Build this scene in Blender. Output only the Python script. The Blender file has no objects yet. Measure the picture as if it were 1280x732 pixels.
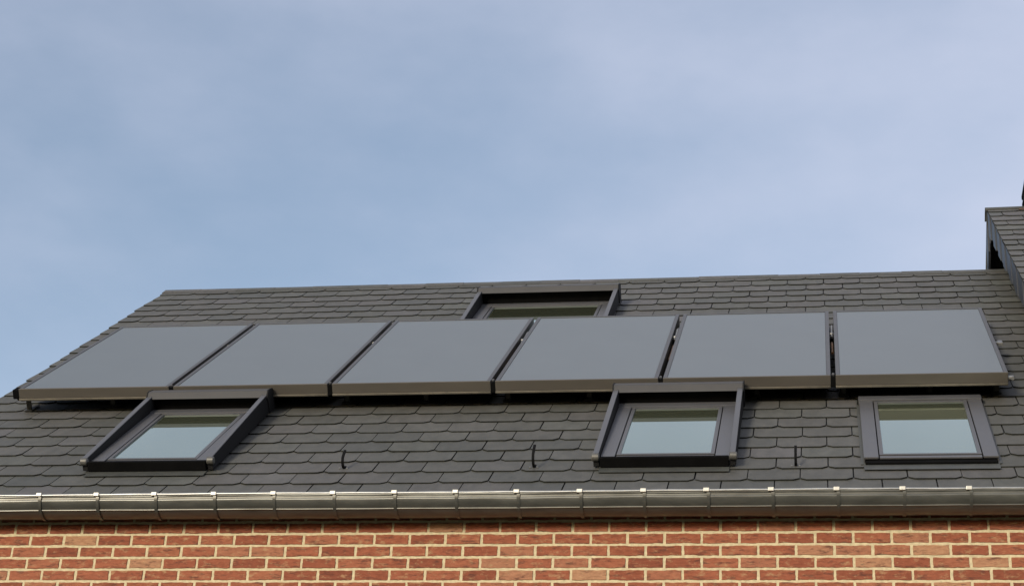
import bpy, bmesh, math, random
from mathutils import Vector, Matrix
random.seed(7)
scene = bpy.context.scene
COL = scene.collection
R = math.radians

# ------------------------------------------------------------------ camera
cam_d = bpy.data.cameras.new('Camera')
cam = bpy.data.objects.new('Camera', cam_d); COL.objects.link(cam)
cam_d.sensor_width = 36.0; cam_d.lens = 2408.57 / 1280 * 36
cam_d.clip_start = 0.1; cam_d.clip_end = 3000
_y, _p, _r = -0.1790945, 0.4519701, 0.0546185
_F = Vector((math.sin(_y)*math.cos(_p), math.cos(_y)*math.cos(_p), math.sin(_p)))
_R0 = Vector((math.cos(_y), -math.sin(_y), 0)); _U0 = _R0.cross(_F)
_R = math.cos(_r)*_R0 + math.sin(_r)*_U0; _U = -math.sin(_r)*_R0 + math.cos(_r)*_U0
cam.matrix_world = Matrix(((_R.x, _U.x, -_F.x, 4.58287), (_R.y, _U.y, -_F.y, -9.87627),
                           (_R.z, _U.z, -_F.z, -3.51650), (0, 0, 0, 1)))
scene.camera = cam

# ------------------------------------------------------------------ light
SUN_EL, SUN_AZ = R(14), R(-158)       # azimuth measured from +Y towards +X: behind the viewer, to the left
world = bpy.data.worlds.new('World'); scene.world = world; world.use_nodes = True
nt = world.node_tree; nt.nodes.clear()
def wn(t, **k):
    n = nt.nodes.new(t)
    for a, b in k.items(): setattr(n, a, b)
    return n
sky = wn('ShaderNodeTexSky', sky_type='NISHITA', sun_disc=False, sun_elevation=SUN_EL, sun_rotation=SUN_AZ,
         altitude=50, air_density=1.0, dust_density=1.2, ozone_density=.8)
tc = wn('ShaderNodeTexCoord')
L = nt.links.new
mp = wn('ShaderNodeMapping'); mp.inputs['Scale'].default_value = (1.0, 1.0, 2.0); mp.inputs['Rotation'].default_value = (0.2, 0.35, 0.3)
n1 = wn('ShaderNodeTexNoise'); n1.inputs['Scale'].default_value = 3.2; n1.inputs['Detail'].default_value = 5; n1.inputs['Roughness'].default_value = .5
n2 = wn('ShaderNodeTexNoise'); n2.inputs['Scale'].default_value = 11; n2.inputs['Detail'].default_value = 7; n2.inputs['Roughness'].default_value = .55
mxn = wn('ShaderNodeMix', data_type='FLOAT'); mxn.inputs[0].default_value = .25
# a thin cloud sheet that thickens towards the east (+X) and the horizon
dx = wn('ShaderNodeVectorMath', operation='DOT_PRODUCT'); dx.inputs[1].default_value = (.95, 0, -.45)
sh = wn('ShaderNodeMath', operation='MULTIPLY_ADD'); sh.inputs[1].default_value = .55; sh.inputs[2].default_value = .26
add = wn('ShaderNodeMath', operation='ADD')
cr = wn('ShaderNodeMapRange', interpolation_type='SMOOTHSTEP')
cr.inputs[1].default_value = .14; cr.inputs[2].default_value = 1.12; cr.inputs[3].default_value = .06; cr.inputs[4].default_value = .95
mix = wn('ShaderNodeMix', data_type='RGBA')
CLOUD = (3.85, 4.06, 4.95, 1)
mix.inputs[7].default_value = CLOUD
bg = wn('ShaderNodeBackground'); bg.inputs['Strength'].default_value = .123
out = wn('ShaderNodeOutputWorld')
L(tc.outputs['Generated'], mp.inputs['Vector']); L(mp.outputs[0], n1.inputs['Vector']); L(mp.outputs[0], n2.inputs['Vector'])
L(n1.outputs[0], mxn.inputs[2]); L(n2.outputs[0], mxn.inputs[3])
L(tc.outputs['Generated'], dx.inputs[0]); L(dx.outputs['Value'], sh.inputs[0]); L(sh.outputs[0], add.inputs[0]); L(mxn.outputs[0], add.inputs[1])
sep = wn('ShaderNodeSeparateXYZ'); hi = wn('ShaderNodeMapRange', interpolation_type='SMOOTHSTEP'); add2 = wn('ShaderNodeMath', operation='ADD')
hi.inputs[1].default_value = .60; hi.inputs[2].default_value = .80; hi.inputs[3].default_value = 0; hi.inputs[4].default_value = .38     # extra veil added above the view to brighten the glass reflections
L(tc.outputs['Generated'], sep.inputs[0]); L(sep.outputs['Z'], hi.inputs[0]); L(add.outputs[0], add2.inputs[0]); L(hi.outputs[0], add2.inputs[1])
L(add2.outputs[0], cr.inputs[0]); L(cr.outputs[0], mix.inputs[0]); L(sky.outputs[0], mix.inputs[6])
L(mix.outputs[2], bg.inputs['Color']); L(bg.outputs[0], out.inputs[0])

sun_d = bpy.data.lights.new('Sun', 'SUN'); sun_d.energy = 2.1; sun_d.angle = R(12); sun_d.color = (1.0, .93, .82)
sun = bpy.data.objects.new('Sun', sun_d); COL.objects.link(sun)
sd = Vector((math.sin(SUN_AZ)*math.cos(SUN_EL), math.cos(SUN_AZ)*math.cos(SUN_EL), math.sin(SUN_EL)))
sun.rotation_euler = sd.to_track_quat('Z', 'Y').to_euler(); sun.location = sd*60
scene.view_settings.view_transform = 'Standard'; scene.view_settings.look = 'None'
scene.view_settings.exposure = 0.55; scene.view_settings.gamma = 1.0
scene.render.engine = 'CYCLES'

# ------------------------------------------------------------------ materials
def new_mat(name):
    m = bpy.data.materials.new(name); m.use_nodes = True
    t = m.node_tree; b = t.nodes['Principled BSDF']
    return m, t, b
def node(t, typ, **k):
    n = t.nodes.new(typ)
    for a, b in k.items(): setattr(n, a, b)
    return n
def ramp(t, pts):
    n = node(t, 'ShaderNodeValToRGB'); e = n.color_ramp.elements
    while len(e) < len(pts): e.new(.5)
    for el, (p, c) in zip(e, pts): el.position = p; el.color = (*c, 1)
    return n
def noise(t, scale, detail=4, rough=.55, stretch=None, coord='Object'):
    c = node(t, 'ShaderNodeTexCoord'); n = node(t, 'ShaderNodeTexNoise')
    n.inputs['Scale'].default_value = scale; n.inputs['Detail'].default_value = detail; n.inputs['Roughness'].default_value = rough
    if stretch:
        m = node(t, 'ShaderNodeMapping'); m.inputs['Scale'].default_value = stretch
        t.links.new(c.outputs[coord], m.inputs['Vector']); t.links.new(m.outputs[0], n.inputs['Vector'])
    else: t.links.new(c.outputs[coord], n.inputs['Vector'])
    return n
def mixc(t, a, b, fac, mode='MIX'):
    m = node(t, 'ShaderNodeMix', data_type='RGBA', blend_type=mode)
    for sock, v in ((m.inputs[0], fac), (m.inputs[6], a), (m.inputs[7], b)):
        if hasattr(v, 'links') or hasattr(v, 'is_linked'): t.links.new(v, sock)
        elif isinstance(v, (int, float)): sock.default_value = v
        else: sock.default_value = (*v, 1)
    return m.outputs[2]
def bump(t, b, h, strength, dist):
    n = node(t, 'ShaderNodeBump'); n.inputs['Strength'].default_value = strength; n.inputs['Distance'].default_value = dist
    t.links.new(h, n.inputs['Height']); t.links.new(n.outputs[0], b.inputs['Normal'])
def simple(name, col, rough=.5, metal=0., spec=.5, var=.25, scale=9, bmp=.0, stretch=None):
    m, t, b = new_mat(name)
    n = noise(t, scale, 5, .6, stretch)
    lo = tuple(c*(1-var) for c in col); hi = tuple(min(1, c*(1+var)) for c in col)
    r = ramp(t, [(.3, lo), (.7, hi)]); t.links.new(n.outputs[0], r.inputs[0]); t.links.new(r.outputs[0], b.inputs['Base Color'])
    b.inputs['Roughness'].default_value = rough; b.inputs['Metallic'].default_value = metal
    b.inputs['Specular IOR Level'].default_value = spec
    rr = node(t, 'ShaderNodeMapRange'); rr.inputs[3].default_value = max(.02, rough-.08); rr.inputs[4].default_value = min(1, rough+.08)
    t.links.new(n.outputs[0], rr.inputs[0]); t.links.new(rr.outputs[0], b.inputs['Roughness'])
    if bmp: bump(t, b, n.outputs[0], bmp, .004)
    return m

def slate_mat():
    m, t, b = new_mat('slate')
    at = node(t, 'ShaderNodeAttribute', attribute_name='rnd')
    c = ramp(t, [(0, (.061, .061, .055)), (.3, (.069, .068, .061)), (.6, (.073, .070, .066)), (.85, (.077, .078, .070)), (1, (.084, .080, .082))])
    t.links.new(at.outputs['Fac'], c.inputs[0])
    n = noise(t, 14, 6, .65, (1, .5, .5)); n3 = noise(t, .9, 3, .5)
    r = ramp(t, [(.25, (.75, .76, .73)), (.75, (1.2, 1.2, 1.18))]); t.links.new(n.outputs[0], r.inputs[0])
    r3 = ramp(t, [(.3, (.85, .86, .82)), (.7, (1.12, 1.1, 1.1))]); t.links.new(n3.outputs[0], r3.inputs[0])
    x = mixc(t, c.outputs[0], r.outputs[0], 1., 'MULTIPLY'); x = mixc(t, x, r3.outputs[0], 1., 'MULTIPLY')
    t.links.new(x, b.inputs['Base Color'])
    rr = node(t, 'ShaderNodeMapRange'); rr.inputs[3].default_value = .58; rr.inputs[4].default_value = .68
    t.links.new(at.outputs['Fac'], rr.inputs[0]); t.links.new(rr.outputs[0], b.inputs['Roughness'])
    b.inputs['Specular IOR Level'].default_value = .35
    nb = noise(t, 60, 4, .6, (1, .6, .6)); bump(t, b, nb.outputs[0], .35, .003)
    return m
def brick_mat():
    m, t, b = new_mat('brick')
    at = node(t, 'ShaderNodeAttribute', attribute_name='rnd')
    c = ramp(t, [(0, (.195, .060, .033)), (.25, (.235, .074, .040)), (.6, (.265, .088, .047)), (.84, (.285, .104, .056)), (.93, (.29, .120, .068)), (1, (.35, .190, .105))])
    t.links.new(at.outputs['Fac'], c.inputs[0])
    n = noise(t, 22, 6, .65, (1, 1, 2.6))
    r = ramp(t, [(.28, (.72, .68, .66)), (.5, (1, 1, 1)), (.75, (1.22, 1.25, 1.25))]); t.links.new(n.outputs[0], r.inputs[0])
    x = mixc(t, c.outputs[0], r.outputs[0], 1., 'MULTIPLY')
    # lime bloom / sand patches left by the mould
    n2 = noise(t, 17, 5, .7, (1, 1, 1.8)); r2 = ramp(t, [(.54, (0, 0, 0)), (.68, (1, 1, 1))]); t.links.new(n2.outputs[0], r2.inputs[0])
    f = node(t, 'ShaderNodeMath', operation='MULTIPLY'); f.inputs[1].default_value = .6; t.links.new(r2.outputs[0], f.inputs[0])
    x = mixc(t, x, (.40, .27, .14), f.outputs[0])
    # folds and drag marks in the clay
    n3 = noise(t, 13, 6, .72, (.8, 1, 3.6)); r3 = ramp(t, [(.37, (1, 1, 1)), (.47, (0, 0, 0))]); t.links.new(n3.outputs[0], r3.inputs[0])
    f3 = node(t, 'ShaderNodeMath', operation='MULTIPLY'); f3.inputs[1].default_value = .8; t.links.new(r3.outputs[0], f3.inputs[0])
    x = mixc(t, x, (.085, .035, .025), f3.outputs[0])
    t.links.new(x, b.inputs['Base Color']); b.inputs['Roughness'].default_value = .9; b.inputs['Specular IOR Level'].default_value = .2
    bump(t, b, n3.outputs[0], .8, .006)
    return m
def pane_mat():
    m = bpy.data.materials.new('window_pane'); m.use_nodes = True; t = m.node_tree; t.nodes.clear()
    o = node(t, 'ShaderNodeOutputMaterial'); d = node(t, 'ShaderNodeBsdfDiffuse'); g = node(t, 'ShaderNodeBsdfGlossy'); mx = node(t, 'ShaderNodeMixShader')
    d.inputs['Color'].default_value = (.055, .060, .038, 1)
    g.inputs['Color'].default_value = (.86, 1.0, .93, 1); g.inputs['Roughness'].default_value = .02
    fr = node(t, 'ShaderNodeFresnel'); fr.inputs['IOR'].default_value = 1.52
    k = node(t, 'ShaderNodeMath', operation='MULTIPLY', use_clamp=True); k.inputs[1].default_value = 2.2      # three panes of the glazing unit
    nn = noise(t, 1.6, 2, .5); bp = node(t, 'ShaderNodeBump'); bp.inputs['Strength'].default_value = .05; bp.inputs['Distance'].default_value = .004
    lk = t.links.new
    lk(nn.outputs[0], bp.inputs['Height']); lk(bp.outputs[0], g.inputs['Normal'])
    lk(fr.outputs[0], k.inputs[0]); lk(k.outputs[0], mx.inputs[0]); lk(d.outputs[0], mx.inputs[1]); lk(g.outputs[0], mx.inputs[2]); lk(mx.outputs[0], o.inputs[0])
    return m
def glass_mat(name, base, ior, rough, nscale=0):
    m, t, b = new_mat(name)
    n = noise(t, 3.0, 4, .6); r = ramp(t, [(.3, tuple(c*.97 for c in base)), (.7, tuple(c*1.03 for c in base))])
    t.links.new(n.outputs[0], r.inputs[0]); t.links.new(r.outputs[0], b.inputs['Base Color'])
    b.inputs['Roughness'].default_value = rough; b.inputs['IOR'].default_value = ior
    if nscale:
        nn = noise(t, nscale, 2, .5); bump(t, b, nn.outputs[0], .06, .002)
    return m

M = dict(
    slate=slate_mat(), brick=brick_mat(),
    mortar=simple('mortar', (.50, .425, .265), .95, 0, .1, .2, 40, .5),
    hung=simple('hung_slate', (.022, .025, .031), .45, 0, .4, .3, 12),
    edge=simple('shaded_slate_edge', (.020, .021, .016), .95, 0, .1, .4, 20),  # darker slate: shade on the edge faces put into the colour
    deck=simple('roof_underlay', (.012, .012, .012), .9),
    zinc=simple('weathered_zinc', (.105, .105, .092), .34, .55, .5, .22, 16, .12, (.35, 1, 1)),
    lip=simple('lit_zinc_lip', (.34, .34, .32), .38, .7, .5, .25, 25, .1, (.4, 1, 1)),  # brighter copy of the zinc: glint along the lip put into colour
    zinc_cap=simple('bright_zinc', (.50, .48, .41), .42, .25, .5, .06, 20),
    lead=simple('lead_flashing', (.052, .054, .047), .55, .1, .5, .2, 12, .1),
    rim=simple('dark_panel_rim', (.060, .057, .052), .42, .3, .5, .1, 6),
    frame=simple('panel_frame', (.098, .088, .073), .45, .4, .5, .12, 6, 0, (.3, 1, 1)),
    absorber=glass_mat('solar_glass', (.094, .108, .110), 1.58, .38),
    pane=pane_mat(),
    cover=simple('grey_window_cladding', (.070, .069, .069), .40, .1, .5, .1, 8),
    boxtop=simple('shutter_box_metal', (.052, .050, .048), .6, .0, .3, .1, 8),
    shutter=simple('dark_shutter_metal', (.012, .012, .012), .7, .0, .15, .1, 8),
    dark=simple('black_trim_shade', (.004, .004, .004), .9, 0, .05),  # near-black also stands in for shade on window fronts and under the gutter
    knob=simple('rail_end_metal', (.10, .097, .085), .5, .3),
    steel=simple('steel_fitting', (.24, .24, .23), .45, .7),
    brass=simple('copper_pipe', (.30, .17, .09), .45, .8),
    rail=simple('mounting_aluminium', (.16, .145, .115), .45, .6), leg=simple('dark_bracket', (.045, .043, .036), .6, .2),
    iron=simple('black_iron', (.006, .006, .006), .8, 0, .08),
    cladding=simple('cheek_cladding', (.016, .016, .017), .6, .0, .25, .3, 5),
    ridge=simple('ridge_cap', (.052, .052, .042), .65, 0, .3, .3, 6),
    clay=simple('red_ridge_bedding', (.10, .055, .04), .9),
    ground=simple('ground', (.070, .074, .050), .95, 0, .2, .4, .25),
    plaster=simple('back_plaster', (.45, .42, .36), .9),
)

# ------------------------------------------------------------------ mesh helpers
A = 0.6662
E0 = Vector((0, -.05, .0941)); SV = Vector((0, math.cos(A), math.sin(A))); NV = Vector((0, -math.sin(A), math.cos(A)))
def rf(x, s, h, o=E0): return o + Vector((x, 0, 0)) + SV*s + NV*h        # roof frame: along eaves, up the slope, off the roof
class MB:
    def __init__(s): s.v = []; s.f = []; s.mi = []; s.at = []
    def poly(s, pts, mi=0, at=.5):
        i = len(s.v); s.v += [tuple(p) for p in pts]; s.f.append(list(range(i, i+len(pts)))); s.mi.append(mi); s.at.append(at)
    def prism(s, bot, top, mi=0, at=.5, mi_side=None, closed=True):
        n = len(bot); i = len(s.v); s.v += [tuple(p) for p in bot] + [tuple(p) for p in top]
        fs = [list(range(i+n, i+2*n))]
        if closed: fs.append(list(range(i+n-1, i-1, -1)))
        ms = [mi]*len(fs)
        for k in range(n):
            fs.append([i+k, i+(k+1) % n, i+n+(k+1) % n, i+n+k]); ms.append(mi if mi_side is None else mi_side)
        s.f += fs; s.mi += ms; s.at += [at]*len(fs)
    def box(s, x0, x1, s0, s1, h0, h1, fn, bev=.0, mi=0, h1b=None, h0b=None):
        """bevelled box in a frame; h1b / h0b = top / bottom height at the s1 end"""
        bm = bmesh.new(); bmesh.ops.create_cube(bm, size=1)
        for v in bm.verts:
            hi = v.co.z > 0; far = v.co.y > 0
            h = (h1 if not (far and h1b is not None) else h1b) if hi else (h0 if not (far and h0b is not None) else h0b)
            v.co = Vector((x1 if v.co.x > 0 else x0, s1 if far else s0, h))
        if bev: bmesh.ops.bevel(bm, geom=bm.edges[:], offset=bev, segments=2, affect='EDGES', profile=.6)
        s.bm(bm, fn, mi)
    def bm(s, bm, fn, mi=0):
        bm.verts.index_update(); i = len(s.v); s.v += [tuple(fn(*v.co)) for v in bm.verts]
        for f in bm.faces: s.f.append([i+v.index for v in f.verts]); s.mi.append(mi); s.at.append(.5)
        bm.free()
    def tube(s, pts, r, n=10, mi=0):
        P = [Vector(p) for p in pts]; rings = []
        rs = r if isinstance(r, (list, tuple)) else [r]*len(P)
        for k, p in enumerate(P):
            d = (P[min(k+1, len(P)-1)] - P[max(k-1, 0)]).normalized()
            a = d.orthogonal().normalized() if k == 0 else (a - d*a.dot(d)).normalized()
            b = d.cross(a); i = len(s.v)
            s.v += [tuple(p + (a*math.cos(2*math.pi*j/n) + b*math.sin(2*math.pi*j/n))*rs[k]) for j in range(n)]; rings.append(i)
        for a0, b0 in zip(rings[:-1], rings[1:]):
            for j in range(n): s.f.append([a0+j, a0+(j+1) % n, b0+(j+1) % n, b0+j]); s.mi.append(mi); s.at.append(.5)
        s.f.append(list(range(rings[0]+n-1, rings[0]-1, -1))); s.mi.append(mi); s.at.append(.5)
        s.f.append(list(range(rings[-1], rings[-1]+n))); s.mi.append(mi); s.at.append(.5)
    def build(s, name, mats, parent=None, origin=Vector((0, 0, 0)), smooth=False):
        me = bpy.data.meshes.new(name); o3 = Vector(origin)
        me.from_pydata([tuple(Vector(v)-o3) for v in s.v], [], s.f)
        for m in (mats if isinstance(mats, (list, tuple)) else [mats]): me.materials.append(m)
        for p, mi in zip(me.polygons, s.mi): p.material_index = mi
        at = me.attributes.new('rnd', 'FLOAT', 'FACE')
        for k, v in enumerate(s.at): at.data[k].value = v
        bm = bmesh.new(); bm.from_mesh(me); bmesh.ops.recalc_face_normals(bm, faces=bm.faces); bm.to_mesh(me); bm.free()
        if smooth:
            for p in me.polygons: p.use_smooth = True
            try: me.set_sharp_from_angle(angle=R(35))
            except Exception: pass
        o = bpy.data.objects.new(name, me); COL.objects.link(o)
        if parent: o.parent = parent
        return o
def tag(o, label=None, cat=None, group=None, kind=None):
    for k, v in (('label', label), ('category', cat), ('group', group), ('kind', kind)):
        if v: o[k] = v
    return o
def empty(name, loc=(0, 0, 0)):
    e = bpy.data.objects.new(name, None); COL.objects.link(e); e.location = loc; e.empty_display_size = .2; return e
def copy_tree(o, parent=None):
    c = o.copy(); COL.objects.link(c); c.parent = parent
    for ch in list(o.children): copy_tree(ch, c)
    return c

# ------------------------------------------------------------------ ground
GZ = -5.2
g = MB(); g.poly([(-900, -900, GZ), (900, -900, GZ), (900, 900, GZ), (-900, 900, GZ)])
tag(g.build('ground', M['ground']), kind='structure')

# ------------------------------------------------------------------ slates
def slates(mb, x0, x1, S1, org, seed, jit_edge=True):
    rnd = random.Random(seed); EX, PT, TH = .2065, .2885, .0070
    nrow = int((S1 + .0) / EX) + 2
    for k in range(-1, nrow):
        s0 = .212 + k*EX
        if s0 > S1-.03: break
        ph = 1.546 + (.5*PT if k % 2 else 0) + rnd.uniform(-.006, .006)
        n0 = math.floor((x0-ph)/PT) - 1; n1 = math.ceil((x1-ph)/PT) + 1
        for n in range(n0, n1):
            a = ph + n*PT + .0032 + rnd.uniform(-.0015, .0015); b = ph + (n+1)*PT - .0032 + rnd.uniform(-.0015, .0015)
            ca = cb = .032+rnd.uniform(-.004, .004)
            if b < x0+.02 or a > x1-.02: continue
            if a < x0+.05: a = x0 + (rnd.uniform(-.014, .006) if jit_edge else 0); ca = .004
            if b > x1-.05: b = x1; cb = .004
            if b-a < .06: ca = min(ca, .01); cb = min(cb, .01)
            ds = rnd.uniform(-.004, .004); t0 = s0 + ds; t1 = min(s0+.262, S1+.004)
            lift = rnd.uniform(0, .0022); tw = rnd.uniform(-.0012, .0012)
            ch = .029 + rnd.uniform(-.004, .005)
            out = [(a, t1), (a, t0+ch)]
            out += [(a+ca, t0+rnd.uniform(0, .003)), (b-cb, t0+rnd.uniform(0, .003))]
            out += [(b, t0+ch), (b, t1)]
            def hh(x, s): 
                u = (s-s0)/EX
                return (2*TH+lift) - (TH+lift)*u + tw*(1-u)*(x-(a+b)/2)/(b-a)*2
            top = [rf(x, s, hh(x, s), org) for x, s in out]; bot = [rf(x, s, hh(x, s)-TH, org) for x, s in out]
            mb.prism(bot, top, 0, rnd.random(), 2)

# ------------------------------------------------------------------ the brick house
VX, XR, SR = -1.061, 6.062, 5.745
RY, RZ = rf(0, SR, 0).y, rf(0, SR, 0).z
house = tag(empty('brick_house', (2.4, 0, GZ)), 'red brick house with dark slate roof carrying the solar panels', 'house')
HO = Vector((2.4, 0, GZ))

# front wall, brick by brick
def brick_wall(mb, x0, x1, z0, z1, y, seed, fine_z=-.75):
    rnd = random.Random(seed); H, P, J = .068, .2, .0070
    r0 = math.ceil(-z1/H - .5); r1 = int(-z0/H)
    for r in range(r0, r1+1):
        zc = -r*H; off = 0 if r % 2 else .1
        fine = zc > fine_z
        k = math.floor((x0-off)/P)
        while k*P+off < x1:
            a = max(x0, k*P+off+J); b = min(x1, (k+1)*P+off-J); k += 1
            if b-a < .02: continue
            a += rnd.uniform(-.0012, .0012); b += rnd.uniform(-.0012, .0012)
            zl = zc-H/2+J+rnd.uniform(-.001, .001); zh = zc+H/2-J+rnd.uniform(-.001, .001)
            d = .004+rnd.uniform(-.0015, .0015); at = rnd.random()
            tz = rnd.uniform(-.0012, .0012)
            if fine:
                o = []; nx, nz = 12, 5; w1, w2 = rnd.uniform(0, 6), rnd.uniform(0, 6); wa = rnd.uniform(.0004, .0016)
                for i in range(nx): u = i/nx; o.append((a+(b-a)*u, zl+rnd.uniform(-.0016, .0014)+wa*math.sin(w1+u*7)+tz*(u-.5)*2))
                for i in range(nz): u = i/nz; o.append((b+rnd.uniform(-.0015, .0012), zl+(zh-zl)*u+tz))
                for i in range(nx): u = 1-i/nx; o.append((a+(b-a)*u, zh+rnd.uniform(-.0014, .0016)+wa*math.sin(w2+u*8)+tz*(u-.5)*2))
                for i in range(nz): u = 1-i/nz; o.append((a+rnd.uniform(-.0012, .0015), zl+(zh-zl)*u-tz))
            else: o = [(a, zl), (b, zl), (b, zh), (a, zh)]
            cx, cz = (a+b)/2, (zl+zh)/2
            mb.prism([(x, y, z) for x, z in o], [(cx+(x-cx)*.985, y-d, cz+(z-cz)*.96) for x, z in o], 0, at, closed=False)
w = MB()
WX0 = VX+.06
w.box(WX0+.002, XR-.002, 0, .25, GZ-.3, .052, lambda x, s, h: (x, s, h), 0, 1)
brick_wall(w, WX0, XR, GZ, .05, 0.0, 3)
w.build('wall', [M['brick'], M['mortar']], house, HO)
gw = MB()   # left gable and rear wall
gp = [(.25, GZ-.3), (.25, .0), (RY, RZ-.12), (2*RY-.25, .0), (2*RY-.25, GZ-.3)]
gw.prism([(WX0, y, z) for y, z in gp], [(WX0+.25, y, z) for y, z in gp])
gw.box(WX0+.25, XR, 2*RY-.5, 2*RY-.25, GZ-.3, .0, lambda x, s, h: (x, s, h))
gw.build('rear_wall', M['brick'], house, HO)

# roof
r = MB(); slates(r, VX, XR, SR, E0, 11)
r.prism([rf(VX+.01, 0.01, -.06), rf(XR, 0.01, -.06), rf(XR, SR, -.06), rf(VX+.01, SR, -.06)],
        [rf(VX+.01, 0.01, -.003), rf(XR, 0.01, -.003), rf(XR, SR, -.003), rf(VX+.01, SR, -.003)], 1)
back = lambda p: Vector((p.x, 2*RY-p.y, p.z))
r.prism([back(rf(VX+.01, 0.01, -.06)), back(rf(XR, 0.01, -.06)), back(rf(XR, SR, -.07)), back(rf(VX+.01, SR, -.07))],
        [back(rf(VX, 0, .006)), back(rf(XR, 0, .006)), back(rf(XR, SR, .006)), back(rf(VX, SR, .006))], 0, .4)
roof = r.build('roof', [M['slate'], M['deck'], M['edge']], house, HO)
rc = MB()
rnd = random.Random(5); x = VX-.008
while x < XR-.02:
    x2 = min(XR, x+.33)
    a, b = rf(x+.001, SR-.085, .0155+rnd.uniform(0, .002)), rf(x2-.001, SR-.085, .0155+rnd.uniform(0, .002))
    dz = rnd.uniform(-.002, .002)
    t0, t1 = Vector((x+.001, RY, RZ+.024+dz)), Vector((x2-.001, RY, RZ+.024+dz))
    th = NV*.006; c, d = back(a), back(b)
    rc.prism([a-th, b-th, t1-Vector((0, 0, .008)), t0-Vector((0, 0, .008))], [a, b, t1, t0], 0, rnd.random())
    rc.prism([c-Vector((0,0,.008)), d-Vector((0,0,.008)), t1-Vector((0, 0, .008)), t0-Vector((0, 0, .008))], [c, d, t1, t0], 0, rnd.random())
    x = x2
rc.build('ridge_cap', M['slate'], roof)
for ch in roof.children: ch.location = -HO

# gutter
GY, GZC, GR = -.115, .052, .1
gx0, gx1 = VX-.03, XR-.01
def profile():
    pts = []
    for i in range(121):
        a = math.pi*i/120                       # from the front lip round under to the back edge
        rr = GR
        d = abs(a-R(47))
        bead = .0040*math.exp(-(d/R(2.0))**2)
        bead -= .006*math.exp(-((a-R(8.5))/R(3.5))**2)
        pts.append((GY-(rr+bead)*math.cos(a), GZC-(rr+bead)*math.sin(a)))
    bead = [(GY-GR+.009-.009*math.cos(b)*1.0, GZC+.009*math.sin(b)+.002) for b in [R(q) for q in (200, 150, 110, 70, 30, -10, -60)]]
    inner = [(GY-(GR-.003)*math.cos(math.pi*i/16), GZC-(GR-.003)*math.sin(math.pi*i/16)) for i in range(16, -1, -1)]
    return [(y, z) for y, z in reversed(bead[1:])][::-1][::-1] , pts, inner
lipr = .0075
gm = MB()
_, op, ip = profile()
prof = op + [(op[-1][0], op[-1][1]+.03), (ip[0][0], ip[0][1]+.03)] + ip
NXS = 120; rnd = random.Random(9); rings = []
wob = [rnd.gauss(0, 1) for _ in range(40)]
def wobble(x, k): return .0010*math.sin(x*2.1+k)+.0007*math.sin(x*6.3+2*k)+.0005*math.sin(x*15+k*3)
for i in range(NXS+1):
    x = gx0+(gx1-gx0)*i/NXS; j = len(gm.v); rings.append(j)
    gm.v += [(x, y+wobble(x, z*9), z+wobble(x, 1.3+y*9)) for y, z in prof]
n = len(prof)
for a0, b0 in zip(rings[:-1], rings[1:]):
    for j in range(n): gm.f.append([a0+j, a0+(j+1) % n, b0+(j+1) % n, b0+j]); gm.mi.append(0); gm.at.append(.5)
for a0 in (rings[0], rings[-1]): gm.f.append([a0+j for j in range(n)]); gm.mi.append(0); gm.at.append(.5)
gutter = gm.build('gutter', M['zinc'], house, HO, smooth=True)
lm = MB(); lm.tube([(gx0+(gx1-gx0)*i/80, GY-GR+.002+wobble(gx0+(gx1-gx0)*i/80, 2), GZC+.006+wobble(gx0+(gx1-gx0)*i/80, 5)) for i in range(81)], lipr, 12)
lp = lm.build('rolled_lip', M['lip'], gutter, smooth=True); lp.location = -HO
# gutter brackets: a strap round the trough and a bright clip over the lip
BP, BX = .3397, .2112
bm_ = MB(); o = Vector((0, GY, GZC))
for k in range(-1, 2, 2): pass
strap = [(GY-(GR+.0035)*math.cos(R(q)), GZC-(GR+.0035)*math.sin(R(q))) for q in range(4, 172, 7)]
outer = [(GY-(GR+.0052)*math.cos(R(q)), GZC-(GR+.0052)*math.sin(R(q))) for q in range(4, 172, 7)]
ring = strap + outer[::-1]
bm_.prism([(-.0085, y, z) for y, z in ring], [(.0085, y, z) for y, z in ring])
br0 = bm_.build('bracket', M['zinc'], gutter, o, smooth=True)
cm = MB(); cm.box(-.0155, .0155, GY-GR-.013, GY-GR+.022, GZC-.004, GZC+.017, lambda x, s, h: (x, s, h), .003)
cl0 = cm.build('clip', M['zinc_cap'], br0, o)
first = True
for i in range(-3, 17):
    bx = BX+i*BP
    if bx > gx1-.03: break
    b = br0 if first else copy_tree(br0, gutter)
    first = False
    b.location = Vector((bx, GY, GZC)) - HO
cl0.parent = None; bpy.data.objects.remove(cl0)   # clips are placed next, one per bracket, on the gutter lip
for b in [c for c in gutter.children if c.name.startswith('bracket')]:
    for c in list(b.children): bpy.data.objects.remove(c)
rnd = random.Random(21)
clip_me = None
for b in [c for c in gutter.children if c.name.startswith('bracket')]:
    if clip_me is None:
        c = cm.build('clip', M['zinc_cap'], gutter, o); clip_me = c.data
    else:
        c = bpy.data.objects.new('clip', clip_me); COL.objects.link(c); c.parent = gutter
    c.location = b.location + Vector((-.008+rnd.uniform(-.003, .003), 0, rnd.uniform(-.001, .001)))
# fascia behind the gutter
fm = MB(); fm.box(WX0, XR-.003, -.024, -.0105, -.010, .098, lambda x, s, h: (x, s, h)); fm.build('fascia', M['dark'], house, HO)

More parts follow.
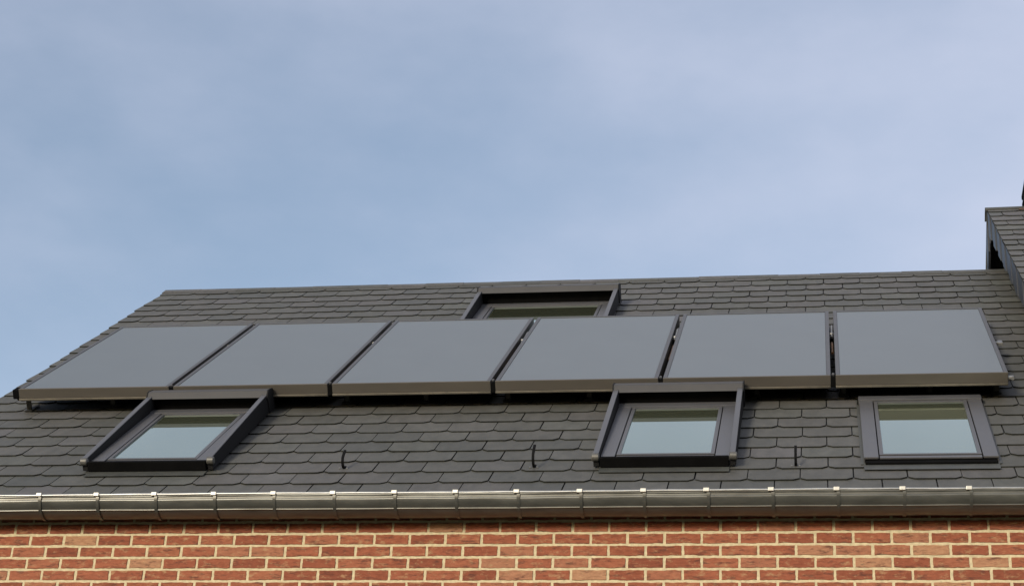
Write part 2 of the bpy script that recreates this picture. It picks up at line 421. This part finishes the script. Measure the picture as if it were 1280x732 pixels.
# roof hooks (iron)
def hook(x, s0, lean, size):
    m = MB(); path = [(.05, .0145), (.015, .016), (-.004, .024), (-.014, .045), (-.010, .072), (.010, .094), (.045, .112), (.090, .124)]
    path = [(s*size, .0145+(h-.0145)*size) for s, h in path]
    W = .0074
    pr = []
    for i, (s, h) in enumerate(path):
        dx = lean*max(0, h-.03)**1.0*(-1 if i < 6 else -.55)
        pr.append((dx, s0+s, h))
    for (x0_, s1, h1), (x1_, s2, h2) in zip(pr[:-1], pr[1:]):
        d = Vector((0, s2-s1, h2-h1)).normalized(); q = Vector((0, -d.z, d.y))*.004
        e = d*.001
        A_ = [rf(x+x0_+sx*W, s1+sy*q.y-e.y, h1+sy*q.z-e.z) for sx, sy in ((-1, -1), (1, -1), (1, 1), (-1, 1))]
        B_ = [rf(x+x1_+sx*W, s2+sy*q.y+e.y, h2+sy*q.z+e.z) for sx, sy in ((-1, -1), (1, -1), (1, 1), (-1, 1))]
        m.prism(A_, B_)
    hk = m.build('roof_hook', M['iron'], house, HO)
    for sx in (-.022, .02):
        sc = MB(); sc.box(x+sx-.005, x+sx+.005, s0-.005, s0+.005, .012, .020, rf, .002)
        q = sc.build('screw', M['steel'], hk); q.location = -HO
    return hk
tag(hook(1.80, .49, .05, .80), 'curved black roof hook nearest the left roof window')
tag(hook(2.92, .475, .03, .97), 'black roof hook left of the middle roof window')
tag(hook(4.40, .455, .0, .85), 'straight black roof hook right of the middle roof window')

# roof windows
def roof_window(cx, sb, ww, sl, lift, shutter, label):
    """cx centre, sb foot, ww half width, sl length, lift extra curb height"""
    F = lambda x, s, h: rf(cx+x, sb+s, h)
    org = F(0, 0, 0); c = lift; bl = sl
    if shutter: sl -= .095
    base = MB(); base.box(-ww+.012, ww-.012, 0.012, sl-.02, .0, .040+c, F, .003); base.box(-ww+.008, ww-.008, -.042, .013, .004, .032, F, .003)
    root = base.build('roof_window', M['dark'], house, org); root.location = org-HO
    tag(root, label)
    def part(name, mb, mat, smooth=False):
        o = mb.build(name, mat, root, org, smooth); return o
    for sgn in (-1, 1):
        m = MB(); a, b = sorted((sgn*(ww-.082), sgn*ww)); m.box(a, b, 0.0, sl-.04, .038+c, .051+c, F, .004)
        m.box(sgn*(ww-.003)-.003, sgn*(ww-.003)+.003, .002, sl-.04, .012, .046+c, F, 0)
        part('side_cover', m, M['cover'])
    m = MB(); m.box(-ww-.004, ww+.004, sl-.075, sl+.01, .02+c, (.058 if not shutter else .053)+c, F, .005); part('top_cover', m, M['cover'])
    for sgn in (-1, 1):
        m = MB(); m.box(sgn*(ww+.006)-.004, sgn*(ww+.006)+.004, sl-.065, sl-.005, .022+c, .054+c, F, .003)
        part('end_cap', m, M['dark'])
    iw = ww-.088
    m = MB(); m.box(-iw, iw, .002, .04, .036+c, .046+c, F, .003); part('bottom_cover', m, M['cover'])
    m = MB()   # sash: one mitred ring
    so, si = (-iw, iw, .055, sl-.08), (-iw+.024, iw-.024, .075, sl-.11)
    def cor(q, h): return [F(q[0], q[2], h), F(q[1], q[2], h), F(q[1], q[3], h), F(q[0], q[3], h)]
    oa, ob, ia, ib = cor(so, .03+c), cor(so, .048+c), cor((si[0]-.003, si[1]+.003, si[2]-.003, si[3]+.003), .0495+c), cor(si, .03+c)
    for k in range(4):
        l = (k+1) % 4
        m.poly([oa[k], oa[l], ob[l], ob[k]]); m.poly([ob[k], ob[l], ia[l], ia[k]]); m.poly([ia[k], ia[l], ib[l], ib[k]])
    part('sash', m, M['cover'])
    m = MB(); m.box(-iw+.022, iw-.022, .073, sl-.108, .028+c, .0415+c, F); part('pane', m, M['pane'])
    m = MB(); lo, hi = .0165, .0195
    q = [(-ww, -.125), (ww, -.125), (ww, -.03), (ww+.016, -.03), (ww+.016, sl+.05), (ww-.02, sl+.05), (ww-.02, 0), (-ww+.02, 0), (-ww+.02, sl+.05), (-ww-.016, sl+.05), (-ww-.016, -.03), (-ww, -.03)]
    m.prism([F(x, s, lo) for x, s in q], [F(x, s, hi) for x, s in q])
    part('flashing', m, M['lead'])
    if shutter:
        sl = bl
        for sgn in (-1, 1):
            m = MB(); a, b = sorted((sgn*(ww+.002), sgn*(ww+.036)))
            m.box(a, b, -.035, sl-.06, .022, .096, F, .005, h1b=.152, h0b=.030)
            part('shutter_rail', m, M['shutter'])
            m = MB(); m.box(a+.001, b-.001, -.034, sl-.062, .0965, .102, F, .002, h1b=.158, h0b=.1525); part('lit_rail_top', m, M['cover'])  # paler top strip: sky sheen on the rail put into colour
            m = MB(); m.tube([F(sgn*(ww+.001), -.03, .078), F(sgn*(ww+.006), -.03, .078), F(sgn*(ww+.040), -.03, .078), F(sgn*(ww+.044), -.03, .078)], [.017, .023, .023, .018], 16)
            part('rail_end', m, M['knob'], True)
        m = MB(); bw = ww+.034
        sec = [(sl-.100, .143), (sl-.062, .177), (sl-.05, .181), (sl+.03, .170), (sl+.05, .150), (sl+.05, .03), (sl+.03, .03), (sl+.03, .146), (sl-.09, .139)]
        m.prism([F(-bw, s, h) for s, h in sec], [F(bw, s, h) for s, h in sec])
        part('shutter_box', m, M['boxtop'])
        for sgn in (-1, 1):
            m = MB()
            ss = [(sl-.104, .142), (sl-.065, .179), (sl-.05, .184), (sl+.032, .173), (sl+.053, .152), (sl+.053, .03), (sl-.07, .03), (sl-.08, .11)]
            a, b = sorted((sgn*bw, sgn*(bw+.008)))
            m.prism([F(a, s, h) for s, h in ss], [F(b, s, h) for s, h in ss])
            part('box_end', m, M['shutter'])
        m = MB(); m.box(-bw+.03, bw-.03, sl-.05, sl-.02, .02, .140, F, .004)
        part('rolled_shutter', m, M['dark'])
        m = MB(); m.box(-ww+.004, ww-.004, -.050, -.020, .020, .080, F, .004)
        part('front_rail', m, M['dark'])
    return root
roof_window(.62, .50, .366, 1.23, .018, True, 'left roof window with raised shutter frame, below the two leftmost solar panels')
roof_window(3.667, .485, .366, 1.23, .018, True, 'middle roof window with raised shutter frame, between two black hooks')
roof_window(2.432, 3.555, .522, 1.25, .003, True, 'wide roof window with shutter box near the ridge, behind the panels')
roof_window(5.140, .490, .366, 1.26, .0, False, 'plain grey roof window without shutter, below the rightmost solar panel')

# ------------------------------------------------------------------ solar panels
PA = .650
PV = Vector((0, math.cos(PA), math.sin(PA))); PN = Vector((0, -math.sin(PA), math.cos(PA)))
P0 = Vector((-.6946, 1.2497, 1.3510)); PW, PL, PP = .9868, 1.9155, 1.0716
FW = .027; TH = .086
def pf(x, t, h): return P0 + Vector((x, 0, 0)) + PV*t + PN*h
def make_panel():
    root = empty('solar_panel', P0)
    m = MB()
    # tray: four rails with a rim and a lower flange
    for x0, x1, t0, t1 in ((-FW, -.001, -.002, PL+FW), (PW+.001, PW+FW, -.002, PL+FW), (-.001, PW+.001, PL+.001, PL+FW)):
        m.box(x0, x1, t0, t1, -TH, .004, pf, .003)
    m.box(-.001, PW+.001, -.001, PL, -TH+.002, -TH+.010, pf)
    m.build('frame', M['rim'], root, P0)
    m = MB(); m.box(-FW, PW+FW, -.020, -.003, -TH+.024, .004, pf, .003); m.build('front_profile', M['frame'], root, P0)
    m = MB(); m.box(-FW, PW+FW, -.027, -.004, -TH+.010, -TH+.0235, pf, .003); m.build('lower_flange', M['rail'], root, P0)
    m = MB(); m.box(0, PW, 0, PL, -.02, .0, pf); m.build('cover_glass', M['absorber'], root, P0)
    return root
labels = ['leftmost solar panel, at the left edge of the roof',
          'second solar panel from left, its lower left corner behind a shutter box',
          'third solar panel from left, below the left half of the wide roof window',
          'fourth solar panel from left, below the right half of the wide roof window',
          'fifth solar panel from left, lower left corner behind the middle roof window',
          'rightmost solar panel, directly above the plain grey roof window']
p0 = make_panel()
for i, lb in enumerate(labels):
    p = p0 if i == 0 else copy_tree(p0)
    p.location = P0 + Vector((i*PP, 0, 0))
    tag(p, lb, 'solar panel', 'solar panels in a row on the slate roof')
# mounting frame with legs, clamps and pipe joints
mf = tag(empty('mounting_frame', rf(2.45, 1.95, 0)), 'low metal rails and short legs holding the solar panels above the slates', 'mounting frame')
MO = rf(2.45, 1.95, 0)
TX = 5*PP+PW
for t in (.22, 1.45):
    m = MB(); m.box(-.05, TX+.05, t, t+.05, -TH-.042, -TH-.005, pf, .002); m.build('rail', M['leg'], mf, MO)
def leg(px, t, hz):
    p = pf(px, t, -TH-.006); x, y, z = p
    q = p-E0; s = q.dot(SV); h = q.dot(NV)
    m = MB(); m.box(x-.017, x+.017, s-.004, s+.004, .02, h, rf, .001); m.box(x-.017, x-.011, s-.004, s+.04, .02, h, rf, .001)
    m.box(x-.03, x+.03, s-.035, s+.11, .015, .021, rf, .002)
    m.build('leg', M['leg'], mf, MO)
for i in range(6):
    for dx in ((.02, .55) if i else (-.012, .55)):
        leg(i*PP+dx, .16 if i or dx > 0 else .09, 0)
leg(TX-.03, .16, 0)
for i in range(1, 6):
    xg = i*PP-(PP-PW)/2
    m = MB(); m.box(xg-.0145, xg+.0145, -.018, .03, -TH+.012, -.006, pf, .002); m.build('clamp', M['dark'], mf, MO)
    m = MB(); m.tube([pf(xg, -.012, .003), pf(xg, .0, .005), pf(xg, .012, .004)], [.006, .010, .006], 8); m.build('clamp_bolt', M['cover'], mf, MO)
    m = MB()
    m.tube([pf(xg, 1.22, -.03), pf(xg, 1.25, -.022), pf(xg, 1.252, -.02), pf(xg, 1.27, -.02), pf(xg, 1.272, -.03), pf(xg, 1.42, -.03), pf(xg, 1.52, -.026), pf(xg, 1.60, -.035)], [.009, .009, .014, .014, .009, .012, .012, .009], 10)
    m.build('pipe_joint', M['steel'], mf, MO)
    m = MB(); m.tube([pf(xg, .2+.12*i, -.045), pf(xg, 1.1, -.045)], .009, 8); m.build('pipe', M['brass'], mf, MO)
m = MB(); m.box(-FW-.045, -FW-.002, -.018, .06, -TH+.02, -.002, pf, .006); m.build('end_stop', M['dark'], mf, MO)
m = MB(); m.tube([pf(-FW-.012, .0, -.07), pf(-FW-.02, .2, -.06), pf(-FW-.02, PL-.1, -.06)], .012, 10); m.build('pipe', M['dark'], mf, MO)
m = MB(); m.tube([pf(TX+FW, .0, -.035), pf(TX+FW+.03, .0, -.035)], .014, 10); m.tube([pf(TX+FW+.026, -.022, -.035), pf(TX+FW+.030, .02, -.035)], .011, 8)
m.build('drain_valve', M['steel'], mf, MO)
m = MB(); m.tube([pf(TX+FW+.001, 1.02, -.045), pf(TX+FW+.05, 1.02, -.05)], .012, 10); m.box(TX+FW+.03, TX+FW+.06, .98, 1.06, -.06, -.036, pf, .003)
m.build('sensor_clip', M['steel'], mf, MO)

# ------------------------------------------------------------------ neighbour house, half a metre higher
NO = Vector((8, 0, GZ)); DZ = .57
nb = tag(empty('slate_roofed_house', NO), 'taller neighbouring house, its slate roof rising at the right edge', 'house')
NE = E0 + Vector((0, 0, DZ)); NX0, NX1 = 5.912, 10.5
CHX = 6.255
r = MB(); slates(r, NX0, NX1, SR, NE, 31, False)
r.prism([rf(NX0+.012, .01, -.045, NE), rf(NX1, .01, -.045, NE), rf(NX1, SR, -.045, NE), rf(NX0+.012, SR, -.045, NE)],
        [rf(NX0+.012, .01, -.003, NE), rf(NX1, .01, -.003, NE), rf(NX1, SR, -.003, NE), rf(NX0+.012, SR, -.003, NE)], 1)
r.prism([back(rf(NX0, .01, -.05, NE)), back(rf(NX1, .01, -.05, NE)), back(rf(NX1, SR, -.05, NE)), back(rf(NX0, SR, -.05, NE))],
        [back(rf(NX0, 0, .006, NE)), back(rf(NX1, 0, .006, NE)), back(rf(NX1, SR, .006, NE)), back(rf(NX0, SR, .006, NE))], 0, .4)
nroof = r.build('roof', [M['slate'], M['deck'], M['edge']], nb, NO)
m = MB(); NRZ = rf(0, SR, 0, NE).z
x = NX0-.012; rnd = random.Random(8)
while x < NX1:
    x2 = x+.42; dz = rnd.uniform(-.006, .006)
    sec = [(RY-.08, NRZ-.036), (RY-.04, NRZ+.004), (RY, NRZ+.026), (RY+.05, NRZ+.0), (RY+.10, NRZ-.050), (RY+.09, NRZ-.058), (RY, NRZ+.008), (RY-.075, NRZ-.046)]
    m.prism([(x, y, z+dz) for y, z in sec], [(x2-.004, y, z+dz+.004) for y, z in sec]); x = x2
q = m.build('ridge_cap', M['ridge'], nroof); q.location = -NO
m = MB(); m.box(NX0+.25, NX1, SR-.128, SR-.10, .017, .024, lambda x, s, h: rf(x, s, h, NE), .003); q = m.build('ridge_bedding', M['clay'], nroof); q.location = -NO
# chimney on the neighbour's ridge
m = MB(); cxx = CHX
m.box(cxx, cxx+.6, RY-.15, RY+.4, NRZ-.25, NRZ+.22, lambda x, s, h: (x, s, h), .004)
for k in range(5): m.box(cxx-.012, cxx+.612, RY-.162, RY+.412, NRZ+.0+k*.075, NRZ+.045+k*.075, lambda x, s, h: (x, s, h), .012)
q = m.build('chimney', M['iron'], nroof); q.location = -NO
# clad cheek between the two roofs: standing seam strips
m = MB(); rnd = random.Random(4); s = -.1; CX = XR
while s < SR*2:
    e = s+.30
    def zlo(y): return (rf(0, (y+.05)/math.cos(A), 0).z if y < RY else 2*RY and rf(0, (2*RY-y+.05)/math.cos(A), 0).z)
    y0, y1 = -.05+s*math.cos(A), -.05+e*math.cos(A)
    if y1 > 2*RY: break
    dx = rnd.uniform(-.004, .004)
    pts = [(y0+.003, zlo(y0)-.05), (y1-.003, zlo(y1)-.05), (y1-.003, zlo(y1)+DZ-.05), (y0+.003, zlo(y0)+DZ-.05)]
    m.prism([(CX+.03, y, z) for y, z in pts], [(CX-.004+dx, y, z) for y, z in pts])
    m.box(CX-.02, CX-.004, y1-.008, y1+.006, zlo(y1)-.02, zlo(y1)+DZ-.055, lambda x, s_, h: (x, s_, h)); s = e
m.build('cheek_cladding', M['cladding'], nb, NO)
m = MB(); k = 0; sA = math.sin(A); rnd = random.Random(17)
for side in (1, -1):                                   # slates hung on the bargeboard, front and back slope
    q = 0.0
    while q < SR-.05:
        e = min(SR, q+.21)
        a, b = rf(0, q+.003, -.006, NE), rf(0, e-.003, -.006, NE)
        if side < 0: a, b = back(a), back(b)
        dxx = (.004 if k % 2 else -.004)+rnd.uniform(-.002, .002); hgt = .21+rnd.uniform(-.012, .012)
        if side < 0: hgt = .30
        m.prism([(NX0+.018, a.y, a.z), (NX0+.018, b.y, b.z), (NX0+.018, b.y, b.z-hgt), (NX0+.018, a.y, a.z-hgt)],
                [(NX0+.004+dxx, a.y, a.z), (NX0+.004+dxx, b.y, b.z), (NX0+.004+dxx, b.y, b.z-hgt), (NX0+.004+dxx, a.y, a.z-hgt)], 0, .5)
        q = e; k += 1
m.build('verge_board', M['hung'], nb, NO)
m = MB(); m.box(XR+.004, NX1, .0, .25, GZ-.3, .62, lambda x, s, h: (x, s, h), 0, 1); brick_wall(m, XR+.004, NX1, GZ, .6, 0.0, 13, .7)
m.build('wall', [M['brick'], M['mortar']], nb, NO)
